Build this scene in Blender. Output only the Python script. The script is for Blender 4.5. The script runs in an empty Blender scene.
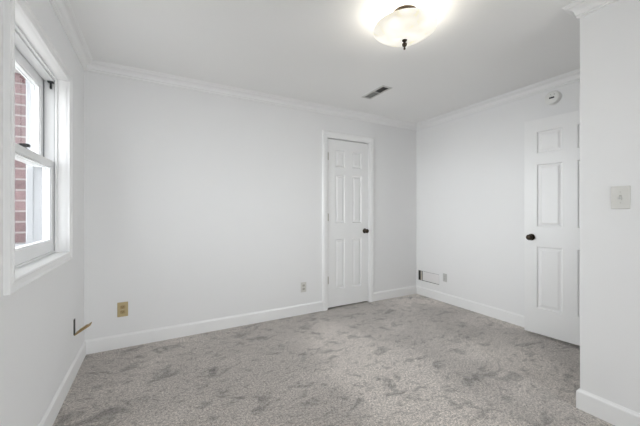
import bpy, bmesh, math, random
from mathutils import Vector, Matrix

random.seed(7)
SC = bpy.context.scene
COL = SC.collection

# ------------------------------------------------------------------ dimensions (metres)
W, H = 3.839, 2.44            # right wall x, ceiling height; back wall is y = 0, left wall is x = 0
YR = -4.40                    # wall behind the camera
XP, YP = 2.764, -2.305        # partition face and its corner
WY0, WY1, WZ0, WZ1 = -1.478, -0.574, 0.922, 2.056     # window opening in the left wall

# ------------------------------------------------------------------ camera
cam_d = bpy.data.cameras.new('camera')
cam = bpy.data.objects.new('camera', cam_d)
COL.objects.link(cam)
cam.location = (0.5088, -3.1343, 1.1936)
cam.rotation_euler = (math.radians(90), 0, -0.5048)
cam_d.sensor_width = 36
cam_d.lens = 300.2 / 640 * 36
cam_d.shift_y = -2.06 / 640
cam_d.clip_start = 0.02
SC.camera = cam

# ------------------------------------------------------------------ world: pale overcast daylight
world = bpy.data.worlds.new('sky')
SC.world = world
world.use_nodes = True
wn = world.node_tree.nodes
wl = world.node_tree.links
bg = wn['Background']
bg.inputs['Color'].default_value = (0.955, 0.968, 1.0, 1)
SKY, BOOST_WEST, FILL_SOUTH = 3.85, 29.0, 5.6       # overcast dome, lobe added to strengthen the left window light, lobe added for the rear fill
wtc = wn.new('ShaderNodeTexCoord')


def sky_lobe(direction, power, strength):
    dt = wn.new('ShaderNodeVectorMath')
    dt.operation = 'DOT_PRODUCT'
    dt.inputs[1].default_value = Vector(direction).normalized()
    wl.new(wtc.outputs['Generated'], dt.inputs[0])
    prev = dt.outputs['Value']
    for op, val in (('MAXIMUM', 0.0), ('POWER', power), ('MULTIPLY', strength)):
        k = wn.new('ShaderNodeMath')
        k.operation = op
        k.inputs[1].default_value = val
        wl.new(prev, k.inputs[0])
        prev = k.outputs[0]
    return prev


total = None
for lobe in (sky_lobe((-1, 0.0, 0.12), 12, BOOST_WEST), sky_lobe((0.42, -1, 0.04), 10, FILL_SOUTH)):
    k = wn.new('ShaderNodeMath')
    k.operation = 'ADD'
    k.inputs[1].default_value = SKY
    wl.new(lobe, k.inputs[0])
    if total is not None:
        wl.new(total, k.inputs[1])
    total = k.outputs[0]
wl.new(total, bg.inputs['Strength'])


def portal(name, loc, rot, sx, sy):
    d = bpy.data.lights.new(name, 'AREA')
    d.shape = 'RECTANGLE'
    d.size, d.size_y = sx, sy
    d.cycles.is_portal = True
    o = bpy.data.objects.new(name, d)
    o.location, o.rotation_euler = loc, rot
    COL.objects.link(o)


portal('window_daylight', (-0.33, (WY0 + WY1) / 2, (WZ0 + WZ1) / 2), (0, math.radians(-90), 0), 1.3, 1.1)
portal('fill_window_daylight', (2.08, YR - 0.14, 1.2), (math.radians(90), 0, 0), 1.25, 2.2)

# ------------------------------------------------------------------ exposure
SC.view_settings.view_transform = 'Standard'
SC.view_settings.look = 'None'
SC.view_settings.gamma = 1
SC.view_settings.use_curve_mapping = False
SC.view_settings.exposure = 0.09
SC.cycles.max_bounces = 16
SC.cycles.diffuse_bounces = 10
SC.cycles.transparent_max_bounces = 16


# ------------------------------------------------------------------ materials
def mat(name, col, rough=0.5, metal=0.0, noise=0.0, nscale=30.0, bump=0.0, bscale=200.0, emit=None, estr=0.0):
    m = bpy.data.materials.new(name)
    m.use_nodes = True
    n, l = m.node_tree.nodes, m.node_tree.links
    b = n['Principled BSDF']
    b.inputs['Base Color'].default_value = (*col, 1)
    b.inputs['Roughness'].default_value = rough
    b.inputs['Metallic'].default_value = metal
    tc = n.new('ShaderNodeTexCoord')
    if noise:
        t = n.new('ShaderNodeTexNoise')
        t.inputs['Scale'].default_value = nscale
        t.inputs['Detail'].default_value = 4
        l.new(tc.outputs['Object'], t.inputs['Vector'])
        r = n.new('ShaderNodeMapRange')
        r.inputs['To Min'].default_value = 1 - noise
        r.inputs['To Max'].default_value = 1 + noise
        l.new(t.outputs['Fac'], r.inputs['Value'])
        mx = n.new('ShaderNodeVectorMath')
        mx.operation = 'SCALE'
        mx.inputs[0].default_value = col
        l.new(r.outputs['Result'], mx.inputs['Scale'])
        l.new(mx.outputs[0], b.inputs['Base Color'])
    if bump:
        t = n.new('ShaderNodeTexNoise')
        t.inputs['Scale'].default_value = bscale
        t.inputs['Detail'].default_value = 3
        l.new(tc.outputs['Object'], t.inputs['Vector'])
        bp = n.new('ShaderNodeBump')
        bp.inputs['Strength'].default_value = bump
        bp.inputs['Distance'].default_value = 0.002
        l.new(t.outputs['Fac'], bp.inputs['Height'])
        l.new(bp.outputs['Normal'], b.inputs['Normal'])
    if emit:
        b.inputs['Emission Color'].default_value = (*emit, 1)
        b.inputs['Emission Strength'].default_value = estr
    return m


M = {
    'wall': mat('wall_paint', (0.835, 0.835, 0.838), 0.75, noise=0.01, nscale=3, bump=0.06, bscale=180),
    'ceiling': mat('ceiling_paint', (0.91, 0.91, 0.905), 0.85, noise=0.01, nscale=2, bump=0.06, bscale=150),
    'trim': mat('trim_gloss_paint', (0.885, 0.885, 0.885), 0.35, noise=0.01, nscale=8),
    'door': mat('door_paint', (0.86, 0.86, 0.86), 0.4, noise=0.01, nscale=8, bump=0.03, bscale=90),
    'vinyl': mat('window_vinyl', (0.84, 0.845, 0.85), 0.35, noise=0.01, nscale=10),
    'storm': mat('grey_storm_frame', (0.29, 0.295, 0.31), 0.5, noise=0.03),
    'track': mat('sash_track', (0.36, 0.36, 0.36), 0.5, noise=0.05),
    'black': mat('black_plastic', (0.012, 0.012, 0.013), 0.4, noise=0.1),
    'dark': mat('dark_duct', (0.10, 0.097, 0.092), 0.7, noise=0.15),
    'duct': mat('duct_tin', (0.60, 0.56, 0.50), 0.5, metal=0.2, noise=0.15, nscale=25),
    'bronze': mat('aged_bronze', (0.06, 0.045, 0.032), 0.30, metal=0.8, noise=0.25, nscale=60),
    'brass': mat('brass', (0.50, 0.36, 0.16), 0.35, metal=0.8, noise=0.15, nscale=40),
    'tan': mat('tan_plastic', (0.50, 0.40, 0.22), 0.45, noise=0.06, nscale=40),
    'tan_dark': mat('tan_plastic_deep', (0.40, 0.29, 0.14), 0.45, noise=0.06, nscale=40),
    'ivory': mat('ivory_plastic', (0.66, 0.65, 0.62), 0.4, noise=0.03, nscale=40),
    'plate': mat('white_plastic_plate', (0.74, 0.74, 0.73), 0.3, noise=0.02, nscale=40),
    'grey_plate': mat('grey_plastic_plate', (0.57, 0.57, 0.555), 0.45, noise=0.03, nscale=40),
    'socket': mat('socket_plastic', (0.45, 0.44, 0.40), 0.45, noise=0.05, nscale=60),
    'steel': mat('hinge_steel', (0.55, 0.53, 0.49), 0.35, metal=0.6, noise=0.1, nscale=60),
    'register': mat('register_white', (0.83, 0.815, 0.815), 0.5, noise=0.03, nscale=20),
    'vent': mat('vent_enamel', (0.62, 0.62, 0.60), 0.5, noise=0.03, nscale=40),
    'vent_slat': mat('vent_slat_enamel', (0.30, 0.30, 0.285), 0.5, noise=0.05, nscale=40),
    'smoke': mat('detector_plastic', (0.80, 0.80, 0.78), 0.4, noise=0.02, nscale=40),
    'mortar': mat('mortar', (0.36, 0.34, 0.33), 0.9, noise=0.12, nscale=60, bump=0.4, bscale=120),
    'paving': mat('pale_concrete', (0.50, 0.49, 0.47), 0.9, noise=0.12, nscale=3, bump=0.3, bscale=60),
}


def brick_mat():
    m = bpy.data.materials.new('brick')
    m.use_nodes = True
    n, l = m.node_tree.nodes, m.node_tree.links
    b = n['Principled BSDF']
    b.inputs['Roughness'].default_value = 0.9
    geo = n.new('ShaderNodeNewGeometry')
    tc = n.new('ShaderNodeTexCoord')
    t = n.new('ShaderNodeTexNoise')
    t.inputs['Scale'].default_value = 45
    t.inputs['Detail'].default_value = 6
    l.new(tc.outputs['Object'], t.inputs['Vector'])
    add = n.new('ShaderNodeMath')
    add.operation = 'MULTIPLY_ADD'
    add.inputs[1].default_value = 0.45
    l.new(geo.outputs['Random Per Island'], add.inputs[0])
    l.new(t.outputs['Fac'], add.inputs[2])
    cr = n.new('ShaderNodeValToRGB')
    e = cr.color_ramp.elements
    e[0].position, e[0].color = 0.35, (0.085, 0.045, 0.048, 1)
    e[1].position, e[1].color = 1.0, (0.19, 0.115, 0.118, 1)
    l.new(add.outputs[0], cr.inputs['Fac'])
    l.new(cr.outputs['Color'], b.inputs['Base Color'])
    bp = n.new('ShaderNodeBump')
    bp.inputs['Strength'].default_value = 0.4
    bp.inputs['Distance'].default_value = 0.003
    l.new(t.outputs['Fac'], bp.inputs['Height'])
    l.new(bp.outputs['Normal'], b.inputs['Normal'])
    return m


def glass_mat():
    m = bpy.data.materials.new('clear_pane_glass')
    m.use_nodes = True
    n, l = m.node_tree.nodes, m.node_tree.links
    n.remove(n['Principled BSDF'])
    out = n['Material Output']
    tr = n.new('ShaderNodeBsdfTransparent')
    tr.inputs['Color'].default_value = (0.97, 0.985, 0.98, 1)
    gl = n.new('ShaderNodeBsdfGlossy')
    gl.inputs['Roughness'].default_value = 0.02
    fr = n.new('ShaderNodeFresnel')
    fr.inputs['IOR'].default_value = 1.45
    geo = n.new('ShaderNodeNewGeometry')          # only the face the light enters reflects
    sw = n.new('ShaderNodeMix')
    l.new(geo.outputs['Backfacing'], sw.inputs['Factor'])
    l.new(fr.outputs[0], sw.inputs['A'])
    sw.inputs['B'].default_value = 0.0
    mx = n.new('ShaderNodeMixShader')
    l.new(sw.outputs['Result'], mx.inputs[0])
    l.new(tr.outputs[0], mx.inputs[1])
    l.new(gl.outputs[0], mx.inputs[2])
    l.new(mx.outputs[0], out.inputs['Surface'])
    return m


def carpet_mat():
    m = bpy.data.materials.new('cut_pile_carpet')
    m.use_nodes = True
    n, l = m.node_tree.nodes, m.node_tree.links
    b = n['Principled BSDF']
    b.inputs['Roughness'].default_value = 1.0
    b.inputs['Specular IOR Level'].default_value = 0.1
    b.inputs['Sheen Weight'].default_value = 0.35
    b.inputs['Sheen Roughness'].default_value = 0.45
    tc = n.new('ShaderNodeTexCoord')

    def noise(scale, detail, rough=0.6, stretch=None, rot=0.0, dist=0.0, shift=(0, 0, 0)):
        mp = n.new('ShaderNodeMapping')
        mp.inputs['Rotation'].default_value = (0, 0, rot)
        mp.inputs['Location'].default_value = shift
        if stretch:
            mp.inputs['Scale'].default_value = stretch
        l.new(tc.outputs['Object'], mp.inputs['Vector'])
        t = n.new('ShaderNodeTexNoise')
        t.inputs['Scale'].default_value = scale
        t.inputs['Detail'].default_value = detail
        t.inputs['Roughness'].default_value = rough
        t.inputs['Distortion'].default_value = dist
        l.new(mp.outputs['Vector'], t.inputs['Vector'])
        return t.outputs['Fac']

    def ramp(v, a, bb, lo=0.0, hi=1.0):
        r = n.new('ShaderNodeMapRange')
        r.interpolation_type = 'SMOOTHSTEP'
        r.inputs['From Min'].default_value, r.inputs['From Max'].default_value = a, bb
        r.inputs['To Min'].default_value, r.inputs['To Max'].default_value = lo, hi
        l.new(v, r.inputs['Value'])
        return r.outputs['Result']

    def mathn(op, a, c):
        k = n.new('ShaderNodeMath')
        k.operation = op
        for i, v in enumerate((a, c)):
            if isinstance(v, (int, float)):
                k.inputs[i].default_value = v
            else:
                l.new(v, k.inputs[i])
        return k.outputs[0]

    fleck = noise(78, 6, 0.88)
    tuft = noise(330, 2, 0.6)
    # crushed and brushed pile: scuffs whose edges break up along the tufts
    scuff = mathn('ADD', noise(4.2, 5, 0.68, (1.0, 1.7, 1), 0.35, 0.6), mathn('MULTIPLY', mathn('SUBTRACT', fleck, 0.5), 0.22))
    scuff_small = mathn('ADD', noise(13.0, 5, 0.7, (1.0, 1.5, 1), -0.3, 0.4), mathn('MULTIPLY', mathn('SUBTRACT', fleck, 0.5), 0.25))
    wide_shade = noise(0.9, 2, 0.5, shift=(0.0, 0.0, 1.7))  # broad brushed-pile tone, placed so the left floor's shade is in the colour
    v = ramp(fleck, 0.37, 0.63, 0.42, 1.40)
    v = mathn('MULTIPLY', v, ramp(tuft, 0.38, 0.62, 0.62, 1.30))
    v = mathn('MULTIPLY', v, ramp(scuff, 0.53, 0.66, 1.0, 0.58))
    v = mathn('MULTIPLY', v, ramp(scuff_small, 0.52, 0.67, 1.0, 0.62))
    v = mathn('MULTIPLY', v, ramp(wide_shade, 0.38, 0.60, 0.76, 1.08))
    sc = n.new('ShaderNodeVectorMath')
    sc.operation = 'SCALE'
    sc.inputs[0].default_value = (0.715, 0.655, 0.605)
    l.new(v, sc.inputs['Scale'])
    l.new(sc.outputs[0], b.inputs['Base Color'])
    h = mathn('ADD', mathn('MULTIPLY', fleck, 1.0), mathn('MULTIPLY', tuft, 0.6))
    bp = n.new('ShaderNodeBump')
    bp.inputs['Strength'].default_value = 0.55
    bp.inputs['Distance'].default_value = 0.008
    l.new(h, bp.inputs['Height'])
    l.new(bp.outputs['Normal'], b.inputs['Normal'])
    return m


def bowl_mat():
    m = bpy.data.materials.new('frosted_alabaster_glass')
    m.use_nodes = True
    n, l = m.node_tree.nodes, m.node_tree.links
    n.remove(n['Principled BSDF'])
    out = n['Material Output']
    tc = n.new('ShaderNodeTexCoord')
    t = n.new('ShaderNodeTexNoise')
    t.inputs['Scale'].default_value = 9
    t.inputs['Detail'].default_value = 5
    t.inputs['Distortion'].default_value = 1.2
    l.new(tc.outputs['Object'], t.inputs['Vector'])
    cr = n.new('ShaderNodeValToRGB')
    cr.color_ramp.elements[0].position, cr.color_ramp.elements[0].color = 0.35, (0.70, 0.665, 0.57, 1)
    cr.color_ramp.elements[1].position, cr.color_ramp.elements[1].color = 0.60, (0.86, 0.85, 0.81, 1)
    l.new(t.outputs['Fac'], cr.inputs['Fac'])
    tl = n.new('ShaderNodeBsdfTranslucent')
    df = n.new('ShaderNodeBsdfDiffuse')
    em = n.new('ShaderNodeEmission')
    em.inputs['Strength'].default_value = 0.56
    for s in (tl, df, em):
        l.new(cr.outputs['Color'], s.inputs['Color'])
    mx = n.new('ShaderNodeMixShader')
    mx.inputs[0].default_value = 0.93
    l.new(tl.outputs[0], mx.inputs[1])
    l.new(df.outputs[0], mx.inputs[2])
    ad = n.new('ShaderNodeAddShader')
    l.new(mx.outputs[0], ad.inputs[0])
    l.new(em.outputs[0], ad.inputs[1])
    l.new(ad.outputs[0], out.inputs['Surface'])
    return m


M['brick'] = brick_mat()
M['glass'] = glass_mat()
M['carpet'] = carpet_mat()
M['bowl'] = bowl_mat()


# ------------------------------------------------------------------ helpers
def obj(name, bm, m, parent=None, bevel=0.0, smooth=False, seg=2):
    bmesh.ops.recalc_face_normals(bm, faces=bm.faces)
    me = bpy.data.meshes.new(name)
    if smooth:
        for f in bm.faces:
            f.smooth = True
    bm.to_mesh(me)
    bm.free()
    o = bpy.data.objects.new(name, me)
    COL.objects.link(o)
    for x in (m if isinstance(m, (list, tuple)) else [m]):
        me.materials.append(x)
    if parent is not None:
        o.parent = parent
        o.matrix_parent_inverse = MATS[parent.name].inverted() if parent.name in MATS else Matrix()
    if bevel:
        b = o.modifiers.new('bevel', 'BEVEL')
        b.width, b.segments, b.limit_method = bevel, seg, 'ANGLE'
        b.angle_limit = math.radians(35)
        b.harden_normals = False
    return o


MATS = {}        # world matrices of the Empties, so parts can be modelled in place


def root(name, loc, rz=0.0, kind=None):
    o = bpy.data.objects.new(name, None)
    o.location, o.rotation_euler = loc, (0, 0, rz)
    o.empty_display_size = 0.05
    COL.objects.link(o)
    MATS[o.name] = Matrix.Translation(loc) @ Matrix.Rotation(rz, 4, 'Z')
    if kind:
        o['kind'] = kind
    return o


def thing(name, label, cat, loc, rz=0.0, group=None):
    o = root(name, loc, rz)
    o['label'], o['category'] = label, cat
    if group:
        o['group'] = group
    return o


def struct(name, bm, m, bevel=0.0, smooth=False):
    o = obj(name, bm, m, None, bevel, smooth)
    o['kind'] = 'structure'
    return o


def new():
    return bmesh.new()


def box(bm, x0, x1, y0, y1, z0, z1, mi=0, mx=None):
    vs = [Vector((x, y, z)) for x in (x0, x1) for y in (y0, y1) for z in (z0, z1)]
    if mx is not None:
        vs = [mx @ v for v in vs]
    v = [bm.verts.new(p) for p in vs]
    for q in ((0, 1, 3, 2), (4, 6, 7, 5), (0, 4, 5, 1), (2, 3, 7, 6), (0, 2, 6, 4), (1, 5, 7, 3)):
        f = bm.faces.new([v[i] for i in q])
        f.material_index = mi
    return bm


def sweep(bm, A, B, nrm, prof, ma=0, mb=0):
    """profile (offset from wall, z) swept from A to B; ma / mb: +1 inside mitre, -1 outside mitre, 0 square end"""
    A, B, nrm = Vector(A), Vector(B), Vector(nrm)
    d = (B - A).normalized()
    ra, rb = [], []
    for p, z in prof:
        ra.append(bm.verts.new(A + nrm * p + d * (p * ma) + Vector((0, 0, z))))
        rb.append(bm.verts.new(B + nrm * p - d * (p * mb) + Vector((0, 0, z))))
    k = len(prof)
    for i in range(k):
        j = (i + 1) % k
        bm.faces.new((ra[i], ra[j], rb[j], rb[i]))
    bm.faces.new(ra)
    bm.faces.new(rb[::-1])


def casing(bm, u0, u1, v0, v1, prof, to3, sill=True):
    """mitred picture-frame moulding round an opening; prof = (distance outward, height off the wall)"""
    def ring(cu, cv, su, sv):
        return [bm.verts.new(to3(cu + su * o, cv + sv * o, h)) for o, h in prof]
    if sill:
        rs = [ring(u0, v0, -1, -1), ring(u1, v0, 1, -1), ring(u1, v1, 1, 1), ring(u0, v1, -1, 1)]
        pairs = [(0, 1), (1, 2), (2, 3), (3, 0)]
    else:
        rs = [ring(u0, v0, -1, 0), ring(u0, v1, -1, 1), ring(u1, v1, 1, 1), ring(u1, v0, 1, 0)]
        pairs = [(0, 1), (1, 2), (2, 3)]
    k = len(prof)
    for a, b in pairs:
        for i in range(k):
            j = (i + 1) % k
            bm.faces.new((rs[a][i], rs[a][j], rs[b][j], rs[b][i]))
    if not sill:
        bm.faces.new(rs[0])
        bm.faces.new(rs[3][::-1])


def lathe(bm, prof, mx, seg=40, mi=0, cap=True):
    """profile of (radius, height) spun round local z, then moved by mx"""
    rings = []
    for r, z in prof:
        if r < 1e-6:
            rings.append([bm.verts.new(mx @ Vector((0, 0, z)))])
        else:
            rings.append([bm.verts.new(mx @ Vector((r * math.cos(2 * math.pi * i / seg), r * math.sin(2 * math.pi * i / seg), z))) for i in range(seg)])
    for a, b in zip(rings, rings[1:]):
        for i in range(seg):
            j = (i + 1) % seg
            if len(a) == 1 and len(b) == 1:
                continue
            if len(a) == 1:
                f = bm.faces.new((a[0], b[j], b[i]))
            elif len(b) == 1:
                f = bm.faces.new((a[i], a[j], b[0]))
            else:
                f = bm.faces.new((a[i], a[j], b[j], b[i]))
            f.material_index = mi
    if cap:
        for r in (rings[0], rings[-1]):
            if len(r) > 2:
                bm.faces.new(r).material_index = mi


def axis(loc, direction):
    """matrix taking local +z to direction at loc"""
    return Matrix.Translation(loc) @ Vector(direction).to_track_quat('Z', 'Y').to_matrix().to_4x4()


def rbox(bm, mx, sx, sy, sz):
    return box(bm, -sx / 2, sx / 2, -sy / 2, sy / 2, 0, sz, 0, mx)


# ------------------------------------------------------------------ room shell
T = 0.12
b = new()
box(b, -T, W + T, YR - T, 0.75, -0.1, 0)
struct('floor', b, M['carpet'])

# ceiling with the register hole
VX0, VX1, VY0, VY1 = 2.512, 2.602, -0.812, -0.496
b = new()
box(b, -T, VX0, YR - T, T, H, H + 0.1)
box(b, VX1, W + T, YR - T, T, H, H + 0.1)
box(b, VX0, VX1, YR - T, VY0, H, H + 0.1)
box(b, VX0, VX1, VY1, T, H, H + 0.1)
struct('ceiling', b, M['ceiling'])

# back wall, with the closet opening and the closet behind
CX0, CX1, CZ1 = 2.340, 2.968, 2.083
b = new()
box(b, -T, CX0, 0, T, 0, H)
box(b, CX1, W + T, 0, T, 0, H)
box(b, CX0, CX1, 0, T, CZ1, H)
box(b, CX0 - 0.25, CX1 + 0.25, 0.65, 0.75, 0, H)
box(b, CX0 - 0.3, CX0 - 0.2, T, 0.75, 0, H)
box(b, CX1 + 0.2, CX1 + 0.3, T, 0.75, 0, H)
box(b, CX0 - 0.3, CX1 + 0.3, T, 0.75, H - 0.05, H)
struct('wall_back', b, M['wall'])

# left wall with the window opening
b = new()
box(b, -T, 0, WY1 + 0.012, 0, 0, H)
box(b, -T, 0, YR - T, WY0 - 0.012, 0, H)
box(b, -T, 0, WY0 - 0.012, WY1 + 0.012, 0, WZ0 - 0.012)
box(b, -T, 0, WY0 - 0.012, WY1 + 0.012, WZ1 + 0.012, H)
struct('wall_left', b, M['wall'])

# right wall with the register hole
RY0, RY1, RZ0, RZ1 = -0.394, -0.038, 0.205, 0.343
b = new()
box(b, W, W + T, RY1, 0, 0, H)
box(b, W, W + T, YR - T, RY0, 0, H)
box(b, W, W + T, RY0, RY1, 0, RZ0)
box(b, W, W + T, RY0, RY1, RZ1, H)
struct('wall_right', b, M['wall'])

# partition beside the camera, and the entry wall it turns into (doorway towards a hall)
DX0, DX1, DZ1 = 2.995, 3.795, 2.085
b = new()
box(b, XP, XP + T, YR, YP, 0, H)
struct('wall_partition', b, M['wall'])
b = new()
box(b, XP + T, DX0, YP - T, YP, 0, H)
box(b, DX1, W, YP - T, YP, 0, H)
box(b, DX0, DX1, YP - T, YP, DZ1, H)
struct('wall_entry', b, M['wall'])

# rear wall, with an opening for the added fill window
QX0, QX1, QZ0, QZ1 = 1.50, 2.66, 0.14, 2.24
b = new()
box(b, -T, QX0, YR - T, YR, 0, H)
box(b, QX1, W + T, YR - T, YR, 0, H)
box(b, QX0, QX1, YR - T, YR, 0, QZ0)
box(b, QX0, QX1, YR - T, YR, QZ1, H)
struct('wall_rear', b, M['wall'])

# ------------------------------------------------------------------ baseboards
BASE = [(0, 0), (0.014, 0), (0.014, 0.100), (0.0115, 0.107), (0.006, 0.112), (0.004, 0.118), (0, 0.118)]
CW = 0.073                                   # door casing width


def baseboard(name, runs):
    bm = new()
    for r in runs:
        sweep(bm, *r[:3], BASE, *r[3:])
    struct(name, bm, M['trim'])


baseboard('baseboard_left', [((0, YR, 0), (0, 0, 0), (1, 0, 0), 1, 1)])
baseboard('baseboard_back', [((0, 0, 0), (CX0 - CW + 0.002, 0, 0), (0, -1, 0), 1, 0), ((CX1 + CW - 0.002, 0, 0), (W, 0, 0), (0, -1, 0), 0, 1)])
baseboard('baseboard_right', [((W, 0, 0), (W, YP, 0), (-1, 0, 0), 1, 1)])
baseboard('baseboard_partition', [((XP, YP, 0), (XP, YR, 0), (-1, 0, 0), -1, 1)])
baseboard('baseboard_entry', [((DX0 - 0.06, YP, 0), (XP, YP, 0), (0, 1, 0), 0, -1)])
baseboard('baseboard_rear', [((XP, YR, 0), (0, YR, 0), (0, 1, 0), 1, 1)])

# ------------------------------------------------------------------ crown moulding
CR = [(0, -0.080), (0.007, -0.080), (0.012, -0.077), (0.012, -0.070), (0.009, -0.067), (0.017, -0.062)]
for i in range(7):
    a = math.radians(90 * i / 6)
    CR.append((0.018 + 0.034 * (1 - math.cos(a)), -0.060 + 0.040 * math.sin(a)))
CR += [(0.052, -0.015), (0.058, -0.014), (0.060, -0.010), (0.066, -0.006), (0.066, 0), (0, 0)]
runs = [('trim_1', (0, YR), (0, 0), (1, 0, 0), 1, 1), ('trim_2', (0, 0), (W, 0), (0, -1, 0), 1, 1),
        ('trim_3', (W, 0), (W, YP), (-1, 0, 0), 1, 1), ('trim_4', (W, YP), (XP, YP), (0, 1, 0), 1, -1),
        ('trim_5', (XP, YP), (XP, YR), (-1, 0, 0), -1, 1), ('trim_6', (XP, YR), (0, YR), (0, 1, 0), 1, 1)]
for nm, A, B, n3, ma, mb in runs:
    b = new()
    sweep(b, (*A, H), (*B, H), n3, CR, ma, mb)
    struct(nm, b, M['trim'])

# ------------------------------------------------------------------ outside: brick wall, sill, lawn
b = new()
BX0, BX1 = -0.315, -0.213                    # outer and inner face of the brick leaf
OY0, OY1, OZ0, OZ1 = -1.562, -0.492, 0.985, 2.078
YA, YB, ZA, ZB = -4.6, 0.9, -0.40, 2.90
g = 0.006
for (y0, y1, z0, z1) in ((YA, OY0 - g, ZA, ZB), (OY1 + g, YB, ZA, ZB), (OY0 - g, OY1 + g, ZA, OZ0 - g), (OY0 - g, OY1 + g, OZ1 + g, ZB)):
    box(b, BX0 + g, BX1 - 0.002, y0, y1, z0, z1, 0)
cz, row = OZ0 - 0.069 * 20, 0
while cz < ZB:
    z0, z1 = cz + 0.006, cz + 0.063
    segs = [(YA, YB)] if (z1 <= OZ0 or z0 >= OZ1) else [(YA, OY0), (OY1, YB)]
    if z0 > ZA:
        for s0, s1 in segs:
            y, first = s0, (0.200 if row % 2 else 0.095)      # whole and half bricks alternate at the openings
            while y < s1 - 0.02:
                yy = min(y + first, s1)
                if s1 - yy < 0.05:
                    yy = s1
                box(b, BX0, BX1 - 0.006, y, yy, z0, z1, 1)
                y, first = yy + 0.011, 0.200
    cz += 0.069
    row += 1
struct('wall_outside', b, [M['mortar'], M['brick']])

b = new()
box(b, -9, -0.33, -12, 7, -0.45, -0.40)
box(b, -0.33, 9, -12, YR - 0.16, -0.45, -0.40)
struct('ground', b, M['paving'])

# ------------------------------------------------------------------ window in the left wall
win = root('window_1', (0, (WY0 + WY1) / 2, WZ0), 0, 'structure')
b = new()
CASE = [(0.0, 0.0), (0.0, 0.014), (0.004, 0.018), (0.012, 0.018), (0.016, 0.014), (0.040, 0.014), (0.046, 0.019), (0.050, 0.022), (0.055, 0.020), (0.055, 0.0)]
casing(b, WY0, WY1, WZ0, WZ1, CASE, lambda u, v, h: Vector((h, u, v)))
obj('casing', b, M['trim'], win)

b = new()                                    # liner boards of the opening
box(b, -0.20, 0.002, WY0 - 0.012, WY0, WZ0 - 0.012, WZ1 + 0.012)
box(b, -0.20, 0.002, WY1, WY1 + 0.012, WZ0 - 0.012, WZ1 + 0.012)
box(b, -0.20, 0.002, WY0, WY1, WZ1, WZ1 + 0.012)
box(b, -0.20, 0.002, WY0, WY1, WZ0 - 0.012, WZ0)
obj('jamb_liner', b, M['trim'], win)

b = new()                                    # inner stops
box(b, -0.060, -0.046, WY0, WY0 + 0.010, WZ0, WZ1)
box(b, -0.060, -0.046, WY1 - 0.010, WY1, WZ0, WZ1)
box(b, -0.060, -0.046, WY0 + 0.010, WY1 - 0.010, WZ1 - 0.012, WZ1)
obj('stop', b, M['vinyl'], win, 0.003)

b = new()                                    # grey sash tracks
box(b, -0.111, -0.060, WY0, WY0 + 0.005, WZ0, WZ1)
box(b, -0.111, -0.060, WY1 - 0.005, WY1, WZ0, WZ1)
obj('sash_track', b, M['vinyl'], win)
b = new()                                    # grey metal track of the outer sash
for y0, y1 in ((WY0, WY0 + 0.005), (WY1 - 0.005, WY1)):
    box(b, -0.200, -0.113, y0, y1, WZ0, WZ1)
for y0, y1 in ((WY0 + 0.005, WY0 + 0.012), (WY1 - 0.012, WY1 - 0.005)):
    box(b, -0.115, -0.111, y0, y1, WZ0, WZ1)
obj('outer_track', b, M['storm'], win)
b = new()                                    # dark weatherstrip between track and stop
box(b, -0.0635, -0.0600, WY0, WY0 + 0.0055, WZ0 + 0.012, WZ1 - 0.012)
box(b, -0.0635, -0.0600, WY1 - 0.0055, WY1, WZ0 + 0.012, WZ1 - 0.012)
obj('weatherstrip', b, M['track'], win)

b = new()                                    # head rail with its steps
box(b, -0.112, -0.062, WY0 + 0.006, WY1 - 0.006, WZ1 - 0.022, WZ1)
box(b, -0.200, -0.115, WY0 + 0.006, WY1 - 0.006, WZ1 - 0.014, WZ1)
obj('head_rail', b, M['vinyl'], win, 0.003)

b = new()                                    # sloped sill step in front of the lower sash
box(b, -0.200, -0.058, WY0 + 0.006, WY1 - 0.006, WZ0, WZ0 + 0.012)
obj('window_sill', b, M['vinyl'], win, 0.003)


def sash(name, x0, x1, y0, y1, z0, z1, st, rb, rt, gx):
    bm = new()
    box(bm, x0, x1, y0, y0 + st, z0, z1)
    box(bm, x0, x1, y1 - st, y1, z0, z1)
    box(bm, x0, x1, y0 + st, y1 - st, z0, z0 + rb)
    box(bm, x0, x1, y0 + st, y1 - st, z1 - rt, z1)
    # glazing beads stepping down to the glass
    for xa, xb in ((x0 + 0.006, gx - 0.003), (gx + 0.003, x1 - 0.006)):
        if xb > xa:
            e = 0.007
            box(bm, xa, xb, y0 + st, y0 + st + e, z0 + rb, z1 - rt)
            box(bm, xa, xb, y1 - st - e, y1 - st, z0 + rb, z1 - rt)
            box(bm, xa, xb, y0 + st + e, y1 - st - e, z0 + rb, z0 + rb + e)
            box(bm, xa, xb, y0 + st + e, y1 - st - e, z1 - rt - e, z1 - rt)
    o = obj(name, bm, M['vinyl'], win, 0.002)
    bm = new()
    box(bm, gx - 0.002, gx + 0.002, y0 + st - 0.004, y1 - st + 0.004, z0 + rb - 0.004, z1 - rt + 0.004)
    obj('pane', bm, M['glass'], o)
    return o


low = sash('lower_sash', -0.108, -0.064, WY0 + 0.008, WY1 - 0.008, WZ0 + 0.013, 1.516, 0.048, 0.070, 0.042, -0.092)
upp = sash('upper_sash', -0.160, -0.116, WY0 + 0.008, WY1 - 0.008, 1.474, WZ1 - 0.016, 0.048, 0.042, 0.060, -0.144)

b = new()                                    # black cam lock on the meeting rail
yc = (WY0 + WY1) / 2 - 0.02
box(b, -0.106, -0.072, yc - 0.028, yc + 0.028, 1.516, 1.523)
lathe(b, [(0.014, 0), (0.014, 0.012), (0.009, 0.017), (0, 0.018)], Matrix.Translation((-0.089, yc, 1.522)), 20)
box(b, -0.086, -0.058, yc - 0.010, yc + 0.022, 1.525, 1.540)
obj('sash_lock', b, M['black'], low, 0.002)

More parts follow.
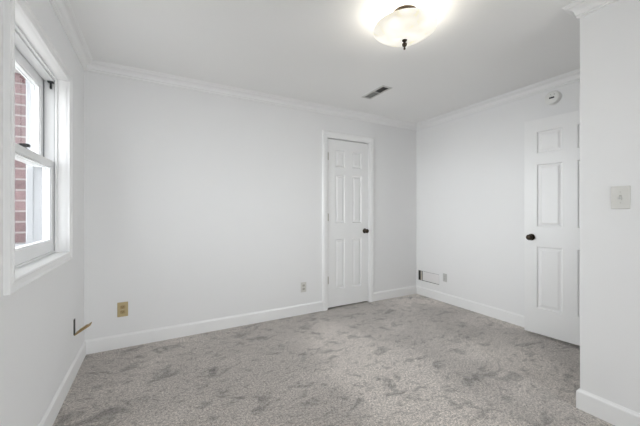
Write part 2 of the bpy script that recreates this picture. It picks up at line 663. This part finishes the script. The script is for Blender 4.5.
b = new()                                    # black tilt clip high in the far track
box(b, -0.092, -0.062, WY1 - 0.030, WY1 - 0.006, 2.022, 2.031)
box(b, -0.082, -0.072, WY1 - 0.022, WY1 - 0.010, 1.984, 2.023)
obj('balance_clip', b, M['black'], win, 0.002)

b = new()                                    # outer frame between sash and brick
OF0, OF1 = -0.197, -0.164
box(b, OF0, OF1, WY0 - 0.075, WY0 + 0.012, OZ0 - 0.045, OZ1 + 0.02)
box(b, OF0, OF1, WY1 - 0.012, WY1 + 0.075, OZ0 - 0.045, OZ1 + 0.02)
box(b, OF0, OF1, WY0 + 0.012, WY1 - 0.012, WZ1 - 0.035, OZ1 + 0.02)
box(b, OF0 - 0.10, OF1, WY0 - 0.08, WY1 + 0.081, WZ0 - 0.04, OZ0 - 0.002)
obj('outer_frame', b, M['storm'], win, 0.003)

# ------------------------------------------------------------------ unseen window added in the rear wall to fill the room with light
w2 = root('fill_window', ((QX0 + QX1) / 2, YR, QZ0), 0, 'structure')
b = new()
casing(b, QX0, QX1, QZ0, QZ1, CASE, lambda u, v, h: Vector((u, YR + h, v)))
obj('casing', b, M['trim'], w2)
b = new()
for x0, x1, z0, z1 in ((QX0, QX0 + 0.045, QZ0, QZ1), (QX1 - 0.045, QX1, QZ0, QZ1), ((QX0 + QX1) / 2 - 0.03, (QX0 + QX1) / 2 + 0.03, QZ0, QZ1),
                       (QX0 + 0.045, QX1 - 0.045, QZ0, QZ0 + 0.05), (QX0 + 0.045, QX1 - 0.045, QZ1 - 0.05, QZ1)):
    box(b, x0, x1, YR - 0.09, YR - 0.045, z0, z1)
fr2 = obj('fill_window_frame', b, M['vinyl'], w2, 0.003)
b = new()
box(b, QX0 + 0.03, QX1 - 0.03, YR - 0.07, YR - 0.066, QZ0 + 0.03, QZ1 - 0.03)
obj('pane', b, M['glass'], fr2)


# ------------------------------------------------------------------ doors
def panel_faces(bm, x0, x1, z0, z1, yf, sgn, mx):
    """moulded raised panel filling a hole in the leaf face; sgn = +1 sinks towards +y"""
    lv = [(0.0, 0.0), (0.005, 0.009), (0.010, 0.0115), (0.017, 0.0115), (0.038, 0.003), (0.041, 0.003)]
    rings = []
    for ins, dep in lv:
        rings.append([bm.verts.new(mx @ Vector(p)) for p in ((x0 + ins, yf + sgn * dep, z0 + ins), (x1 - ins, yf + sgn * dep, z0 + ins),
                                                            (x1 - ins, yf + sgn * dep, z1 - ins), (x0 + ins, yf + sgn * dep, z1 - ins))])
    for a, c in zip(rings, rings[1:]):
        for i in range(4):
            j = (i + 1) % 4
            bm.faces.new((a[i], a[j], c[j], c[i]))
    bm.faces.new(rings[-1])


def door_leaf(parent, mx, w, z0, z1, t, cols, rows):
    """leaf with x from 0 to w, front face at y=0, back at y=t (local), six raised panels as sub-parts"""
    xs = [0] + [c for p in cols for c in p] + [w]
    zs = [z0] + [c for p in rows for c in p] + [z1]
    bm = new()
    for yf in (0, t):
        grid = [[bm.verts.new(mx @ Vector((x, yf, z))) for z in zs] for x in xs]
        for i in range(len(xs) - 1):
            for j in range(len(zs) - 1):
                if i % 2 and j % 2:
                    continue
                bm.faces.new((grid[i][j], grid[i + 1][j], grid[i + 1][j + 1], grid[i][j + 1]))
    for (xa, za, xb, zb) in ((0, z0, w, z0), (w, z0, w, z1), (w, z1, 0, z1), (0, z1, 0, z0)):
        v = [bm.verts.new(mx @ Vector(p)) for p in ((xa, 0, za), (xb, 0, zb), (xb, t, zb), (xa, t, za))]
        bm.faces.new(v)
    bmesh.ops.remove_doubles(bm, verts=bm.verts, dist=1e-5)
    leaf = obj('door_leaf', bm, M['door'], parent)
    for r in rows:
        for c in cols:
            bm = new()
            panel_faces(bm, c[0], c[1], r[0], r[1], 0, 1, mx)
            panel_faces(bm, c[0], c[1], r[0], r[1], t, -1, mx)
            obj('panel', bm, M['door'], leaf)
    return leaf


KNOB = [(0.0, 0.0), (0.011, 0.0), (0.010, 0.018), (0.013, 0.024), (0.023, 0.030), (0.027, 0.038), (0.027, 0.046), (0.022, 0.054), (0.012, 0.058), (0, 0.059)]
ROSE = [(0, 0), (0.032, 0), (0.032, 0.003), (0.028, 0.007), (0.016, 0.010), (0, 0.010)]


def knob(leaf, loc, d):
    bm = new()
    lathe(bm, [(r, z + 0.008) for r, z in KNOB], axis(loc, d), 32)
    k = obj('door_knob', bm, M['bronze'], leaf, smooth=True)
    bm = new()
    lathe(bm, ROSE, axis(loc, d), 32)
    obj('rosette', bm, M['bronze'], k, smooth=True)


def hinge(parent, loc, d, along):
    bm = new()
    x, y, z = loc
    for i in range(5):
        lathe(bm, [(0, 0.0008), (0.0062, 0.0008), (0.0062, 0.0170), (0, 0.0170)], Matrix.Translation((x, y, z - 0.0445 + i * 0.0178)), 16)
    lathe(bm, [(0, 0), (0.004, 0.001), (0.005, 0.004), (0.003, 0.007), (0, 0.007)], Matrix.Translation((x, y, z + 0.0445)), 12)
    d, along = Vector(d), Vector(along)
    c = Vector(loc) + d * 0.006
    a, e = c - along * 0.016 - Vector((0, 0, 0.0445)), c + along * 0.016 + Vector((0, 0, 0.0445))
    dd = d * 0.0012
    lo = Vector((min(a.x, e.x) - abs(dd.x), min(a.y, e.y) - abs(dd.y), a.z))
    hi = Vector((max(a.x, e.x) + abs(dd.x), max(a.y, e.y) + abs(dd.y), e.z))
    box(bm, lo.x, hi.x, lo.y, hi.y, lo.z, hi.z)
    obj('hinge', bm, M['steel'], parent)


DCASE = [(0.0, 0.0), (0.0, 0.010), (0.004, 0.013), (0.012, 0.0135), (0.018, 0.019), (0.052, 0.022), (0.067, 0.019), (0.073, 0.012), (0.073, 0.0)]

# closet door in the back wall, shut
d1 = root('door_1', ((CX0 + CX1) / 2, 0, 0), 0, 'structure')
b = new()
casing(b, CX0 + 0.001, CX1 - 0.001, 0.0, CZ1, DCASE, lambda u, v, h: Vector((u, -h, v)), sill=False)
obj('casing', b, M['trim'], d1)
b = new()                                    # jamb boards and stops
box(b, CX0 - 0.001, CX0 + 0.004, 0, T, 0, CZ1)
box(b, CX1 - 0.004, CX1 + 0.001, 0, T, 0, CZ1)
box(b, CX0, CX1, 0, T, CZ1 - 0.003, CZ1 + 0.001)
box(b, CX0 + 0.004, CX0 + 0.018, 0.042, 0.075, 0, CZ1 - 0.003)
box(b, CX1 - 0.018, CX1 - 0.004, 0.042, 0.075, 0, CZ1 - 0.003)
box(b, CX0 + 0.018, CX1 - 0.018, 0.042, 0.075, CZ1 - 0.020, CZ1 - 0.003)
obj('jamb', b, M['trim'], d1)
wd = CX1 - CX0 - 0.014
mx = Matrix.Translation((CX0 + 0.007, 0.001, 0))
leaf = door_leaf(d1, mx, wd, 0.020, CZ1 - 0.014, 0.035, [(0.108, 0.250), (0.364, 0.506)], [(0.232, 0.846), (1.043, 1.638), (1.738, 1.944)])
knob(leaf, (CX1 - 0.064, 0.001, 0.935), (0, -1, 0))
for z in (1.857, 1.116, 0.352):
    hinge(d1, (CX0 + 0.006, -0.006, z), (0, 1, 0), (1, 0, 0))

# entry door, swung open to stand near the right wall
P1 = Vector((3.708, -1.516, 0))              # free edge of the leaf
dr = Vector((0.101, -0.995, 0)).normalized()
d2 = root('door_2', (P1.x + dr.x * 0.76, P1.y + dr.y * 0.76, 0), 0, 'structure')
nrm = Vector((-dr.y, dr.x, 0))               # away from the room, towards the right wall
mx = Matrix(((dr.x, nrm.x, 0, P1.x), (dr.y, nrm.y, 0, P1.y), (0, 0, 1, 0), (0, 0, 0, 1)))
leaf = door_leaf(d2, mx, 0.76, 0.020, 2.070, 0.035, [(0.107, 0.306), (0.412, 0.635)], [(0.266, 0.853), (1.045, 1.638), (1.745, 1.952)])
kp = P1 + dr * 0.060 + Vector((0, 0, 0.940))
knob(leaf, kp, -nrm)
knob(leaf, kp + nrm * 0.035, nrm)
b = new()
box(b, -0.0012, 0.0, 0.006, 0.029, 0.91, 0.97, 0, mx)
obj('latch_plate', b, M['brass'], leaf)
b = new()
casing(b, DX0, DX1 - 0.024, 0.0, DZ1, [(0.0, 0.0), (0.0, 0.012), (0.012, 0.014), (0.040, 0.017), (0.058, 0.012), (0.058, 0.0)], lambda u, v, h: Vector((u, YP + h, v)), sill=False)
obj('casing', b, M['trim'], d2)

# ------------------------------------------------------------------ ceiling light
LX, LY = 1.889, -1.737
t = thing('ceiling_light', 'round frosted glass bowl ceiling light with dark finial', 'ceiling light', (LX, LY, H))
b = new()
lathe(b, [(0, 0), (0.076, 0), (0.078, -0.004), (0.076, -0.012), (0.066, -0.024), (0.040, -0.034), (0.012, -0.038), (0, -0.038)], Matrix.Translation((LX, LY, H)), 48)
obj('canopy', b, M['bronze'], t, smooth=True)
b = new()
lathe(b, [(0, -0.036), (0.0065, -0.036), (0.0065, -0.168), (0, -0.168)], Matrix.Translation((LX, LY, H)), 16)
obj('stem', b, M['bronze'], t, smooth=True)
b = new()
RB, ZR, ZBOT = 0.192, 2.338, 2.268           # bowl rim radius, rim height, bottom height
outer = []
for i in range(17):
    s = i / 16
    outer.append((0.010 + (RB - 0.010) * s, ZBOT + (ZR - ZBOT) * (s ** 2.1)))
inner = [(max(r - 0.001, 0.010), z + 0.006) for r, z in outer[::-1]]
lathe(b, outer + [(RB + 0.001, ZR + 0.003)] + inner + [outer[0]], Matrix.Translation((LX, LY, 0)), 64, cap=False)
bowl = obj('glass_bowl', b, M['bowl'], t, smooth=True)
b = new()
lathe(b, [(0, 0.012), (0.016, 0.006), (0.017, 0.0), (0.014, -0.006), (0.006, -0.010), (0.005, -0.016), (0.014, -0.020), (0.0165, -0.027), (0.013, -0.035), (0.006, -0.041),
          (0.004, -0.046), (0.007, -0.051), (0.006, -0.057), (0, -0.061)], Matrix.Translation((LX, LY, ZBOT)), 24)
obj('finial', b, M['bronze'], t, smooth=True)
for i, a in enumerate((0.3, 0.3 + math.pi)):
    bx, by = LX + 0.075 * math.cos(a), LY + 0.075 * math.sin(a)
    b = new()
    ax = axis((LX + 0.008 * math.cos(a), LY + 0.008 * math.sin(a), 2.314), (math.cos(a), math.sin(a), 0))
    lathe(b, [(0, 0), (0.012, 0), (0.012, 0.040), (0, 0.040)], ax, 16)
    sk = obj('bulb_socket', b, M['plate'], t, smooth=True)
    ld = bpy.data.lights.new('bulb_light', 'POINT')
    ld.energy = 1.35
    ld.color = (1.0, 0.95, 0.87)
    ld.shadow_soft_size = 0.028
    lo = bpy.data.objects.new('bulb_light', ld)
    lo.location = (bx, by, 2.314)
    COL.objects.link(lo)
    lo.parent = t
    lo.matrix_parent_inverse = MATS[t.name].inverted()

# ------------------------------------------------------------------ ceiling register
t = thing('ceiling_vent', 'small rectangular two-way louvered air vent set in ceiling', 'vent', ((VX0 + VX1) / 2, (VY0 + VY1) / 2, H))
b = new()
casing(b, VX0 + 0.004, VX1 - 0.004, VY0 + 0.004, VY1 - 0.004, [(0, -0.002), (0, 0.004), (0.003, 0.006), (0.020, 0.004), (0.024, 0.0), (0.024, -0.001), (0.004, -0.002)], lambda u, v, h: Vector((u, v, H - h)))
obj('frame', b, M['vent'], t)
ym = (VY0 + VY1) / 2
b = new()
box(b, VX0 + 0.001, VX1 - 0.001, VY0 + 0.001, VY0 + 0.003, H + 0.001, H + 0.09)
box(b, VX0 + 0.001, VX1 - 0.001, VY1 - 0.003, VY1 - 0.001, H + 0.001, H + 0.09)
box(b, VX0 + 0.001, VX0 + 0.003, VY0 + 0.003, VY1 - 0.003, H + 0.001, H + 0.09)
box(b, VX1 - 0.003, VX1 - 0.001, VY0 + 0.003, VY1 - 0.003, H + 0.001, H + 0.09)
box(b, VX0 + 0.001, VX1 - 0.001, VY0 + 0.001, VY1 - 0.001, H + 0.09, H + 0.094)
obj('duct_box', b, M['dark'], t)
for s, (ya, yb) in ((1, (VY0 + 0.006, ym - 0.005)), (-1, (ym + 0.005, VY1 - 0.006))):
    b = new()
    k = 8
    for i in range(k):
        y = ya + (yb - ya) * (i + 0.5) / k
        m_ = Matrix.Translation((0, y, H + 0.006)) @ Matrix.Rotation(math.radians(42 * s), 4, 'X')
        box(b, VX0 + 0.005, VX1 - 0.005, -0.008, 0.008, -0.0006, 0.0006, 0, m_)
    obj('louver_bank', b, M['vent_slat'], t)
b = new()
box(b, VX0 + 0.004, VX1 - 0.004, ym - 0.004, ym + 0.004, H - 0.002, H + 0.014)
obj('divider_bar', b, M['vent'], t)

# ------------------------------------------------------------------ smoke detector on the right wall
SY, SZ = -1.707, 2.270
t = thing('smoke_detector', 'round white smoke detector high on wall above open door', 'smoke detector', (W, SY, SZ))
mx = axis((W, SY, SZ), (-1, 0, 0))
b = new()
lathe(b, [(0, 0), (0.066, 0), (0.066, 0.010), (0.064, 0.012), (0, 0.012)], mx, 48)
obj('base', b, M['smoke'], t, smooth=False)
b = new()
lathe(b, [(0, 0.012), (0.061, 0.012), (0.0625, 0.020), (0.060, 0.030), (0.054, 0.035), (0.030, 0.038), (0.0, 0.0385)], mx, 48)
cover = obj('cover', b, M['smoke'], t, smooth=True)
b = new()
box(b, W - 0.0400, W - 0.036, SY - 0.022, SY + 0.020, SZ - 0.012, SZ + 0.003)
obj('sounder_slot', b, M['black'], cover, 0.001)
b = new()
lathe(b, [(0, 0.036), (0.007, 0.036), (0.007, 0.0405), (0.005, 0.042), (0, 0.042)], axis((W, SY - 0.024, SZ + 0.022), (-1, 0, 0)), 16)
obj('test_button', b, M['grey_plate'], cover, smooth=True)
b = new()
lathe(b, [(0, 0.036), (0.004, 0.036), (0.004, 0.0398), (0, 0.0402)], axis((W, SY + 0.008, SZ + 0.026), (-1, 0, 0)), 12)
obj('indicator_lamp', b, M['socket'], cover, smooth=True)

# ------------------------------------------------------------------ light switch on the partition
t = thing('light_switch', 'off-white toggle light switch plate on the partition wall', 'light switch', (XP, -2.487, 1.268))
b = new()
box(b, XP - 0.0065, XP, -2.527, -2.447, 1.205, 1.331)
obj('switch_plate', b, M['ivory'], t, 0.003)
b = new()
box(b, XP - 0.0070, XP - 0.0060, -2.4925, -2.4815, 1.255, 1.281)
sl = obj('toggle_slot', b, M['socket'], t)
b = new()
m_ = Matrix.Translation((XP - 0.006, -2.487, 1.268)) @ Matrix.Rotation(math.radians(-28), 4, 'Y')
box(b, -0.017, 0, -0.0045, 0.0045, -0.006, 0.006, 0, m_)
obj('toggle', b, M['plate'], t, 0.0015)
for z in (1.238, 1.298):
    b = new()
    lathe(b, [(0, 0), (0.0032, 0), (0.0030, 0.0012), (0, 0.0016)], axis((XP - 0.0064, -2.487, z), (-1, 0, 0)), 12)
    obj('screw', b, M['steel'], t)


# ------------------------------------------------------------------ outlets
def outlet(name, label, loc, n3, w, h, pm, sm):
    """duplex outlet: plate, two sockets (each with slots), centre screw; n3 = wall normal"""
    t = thing(name, label, 'outlet', loc)
    c, nv = Vector(loc), Vector(n3)
    sd = Vector((0, 0, 1)).cross(nv)
    R = Matrix(((sd.x, nv.x, 0, c.x), (sd.y, nv.y, 0, c.y), (0, 0, 1, c.z), (0, 0, 0, 1)))
    bm = new()
    box(bm, -w / 2, w / 2, 0, 0.0055, -h / 2, h / 2, 0, R)
    obj('cover_plate', bm, pm, t, 0.0025)
    for z in (-h * 0.17, h * 0.17):
        bm = new()
        sw, sh = w * 0.235, h * 0.115
        pts = [(-sw, -sh * 0.6), (-sw * 0.6, -sh), (sw * 0.6, -sh), (sw, -sh * 0.6), (sw, sh * 0.6), (sw * 0.6, sh), (-sw * 0.6, sh), (-sw, sh * 0.6)]
        a = [bm.verts.new(R @ Vector((x, 0.004, z + y))) for x, y in pts]
        e = [bm.verts.new(R @ Vector((x, 0.0075, z + y))) for x, y in pts]
        for i in range(8):
            bm.faces.new((a[i], a[(i + 1) % 8], e[(i + 1) % 8], e[i]))
        bm.faces.new(e)
        bm.faces.new(a)
        so = obj('socket', bm, sm, t)
        bm = new()
        for x in (-0.0065, 0.0065):
            box(bm, x - 0.0012, x + 0.0012, 0.0070, 0.0078, z - 0.001, z + 0.007, 0, R)
        lathe(bm, [(0, 0), (0.0024, 0), (0.0024, 0.0008), (0, 0.0008)], R @ axis((0, 0.0070, z - 0.007), (0, 1, 0)), 12)
        obj('slot', bm, M['black'], so)
    bm = new()
    lathe(bm, [(0, 0), (0.003, 0), (0.0028, 0.0012), (0, 0.0015)], R @ axis((0, 0.0052, 0), (0, 1, 0)), 12)
    obj('screw', bm, M['steel'], t)
    return t


outlet('wall_outlet', 'tan outlet with tan cover plate low on back wall near left corner', (0.2685, 0, 0.333), (0, -1, 0), 0.080, 0.126, M['tan'], M['tan_dark'])
outlet('wall_outlet', 'pale outlet low on back wall beside the closed closet door', (2.022, 0, 0.312), (0, -1, 0), 0.070, 0.114, M['ivory'], M['socket'])
outlet('wall_outlet', 'grey outlet low on right wall beside the air register opening', (W, -0.489, 0.322), (-1, 0, 0), 0.062, 0.106, M['grey_plate'], M['grey_plate'])

# outlet on the left wall whose brass plate has swung out
t = thing('wall_outlet', 'dark outlet low on left wall with brass cover plate tilted out', 'outlet', (0, -0.364, 0.355))
b = new()
box(b, 0, 0.005, -0.380, -0.348, 0.296, 0.408)
obj('outlet_body', b, M['black'], t, 0.001)
b = new()
m_ = Matrix.Translation((0.008, -0.364, 0.300)) @ Matrix.Rotation(math.radians(58), 4, 'Y')
# plate standing 58 degrees out from the wall, with its two socket openings
xs = [-0.035, -0.017, 0.017, 0.035]
zs = [0, 0.020, 0.046, 0.062, 0.088, 0.108]
for i in range(3):
    for j in range(5):
        if i == 1 and j in (1, 3):
            continue
        box(b, -0.003, 0.003, xs[i], xs[i + 1], zs[j], zs[j + 1], 0, m_)
bmesh.ops.remove_doubles(b, verts=b.verts, dist=1e-5)
pl = obj('cover_plate', b, M['brass'], t)
b = new()
box(b, -0.010, -0.003, -0.024, 0.024, 0.030, 0.084, 0, m_)
obj('plate_back', b, M['tan_dark'], pl, 0.003)

# ------------------------------------------------------------------ register opening low in the right wall
t = thing('wall_register', 'air register opening with white louvered face low on right wall', 'register', (W, (RY0 + RY1) / 2, RZ0))
b = new()
DP = 0.085
e = 0.002
box(b, W + 0.001, W + DP, RY1 - e, RY1 - 0.0005, RZ0 + 0.0005, RZ1 - 0.0005)
box(b, W + 0.001, W + DP, RY0 + 0.0005, RY0 + e, RZ0 + 0.0005, RZ1 - 0.0005)
box(b, W + 0.001, W + DP, RY0 + e, RY1 - e, RZ0 + 0.0005, RZ0 + e)
box(b, W + 0.001, W + DP, RY0 + e, RY1 - e, RZ1 - e, RZ1 - 0.0005)
box(b, W + DP, W + DP + 0.003, RY0 + 0.0005, RY1 - 0.0005, RZ0 + 0.0005, RZ1 - 0.0005)
obj('duct_box', b, M['dark'], t)
b = new()
box(b, W + 0.006, W + 0.012, RY0 + 0.003, -0.108, RZ0 + 0.006, RZ1 - 0.006)
for i in range(6):
    z = RZ0 + 0.024 + i * 0.018
    m_ = Matrix.Translation((W + 0.005, 0, z)) @ Matrix.Rotation(math.radians(30), 4, 'Y')
    box(b, -0.004, 0.004, RY0 + 0.012, -0.120, -0.0008, 0.0008, 0, m_)
obj('louver_face', b, M['register'], t)
b = new()
box(b, W + 0.010, W + 0.014, -0.090, -0.070, RZ0 + 0.003, RZ1 - 0.003)
obj('damper_strip', b, M['duct'], t)
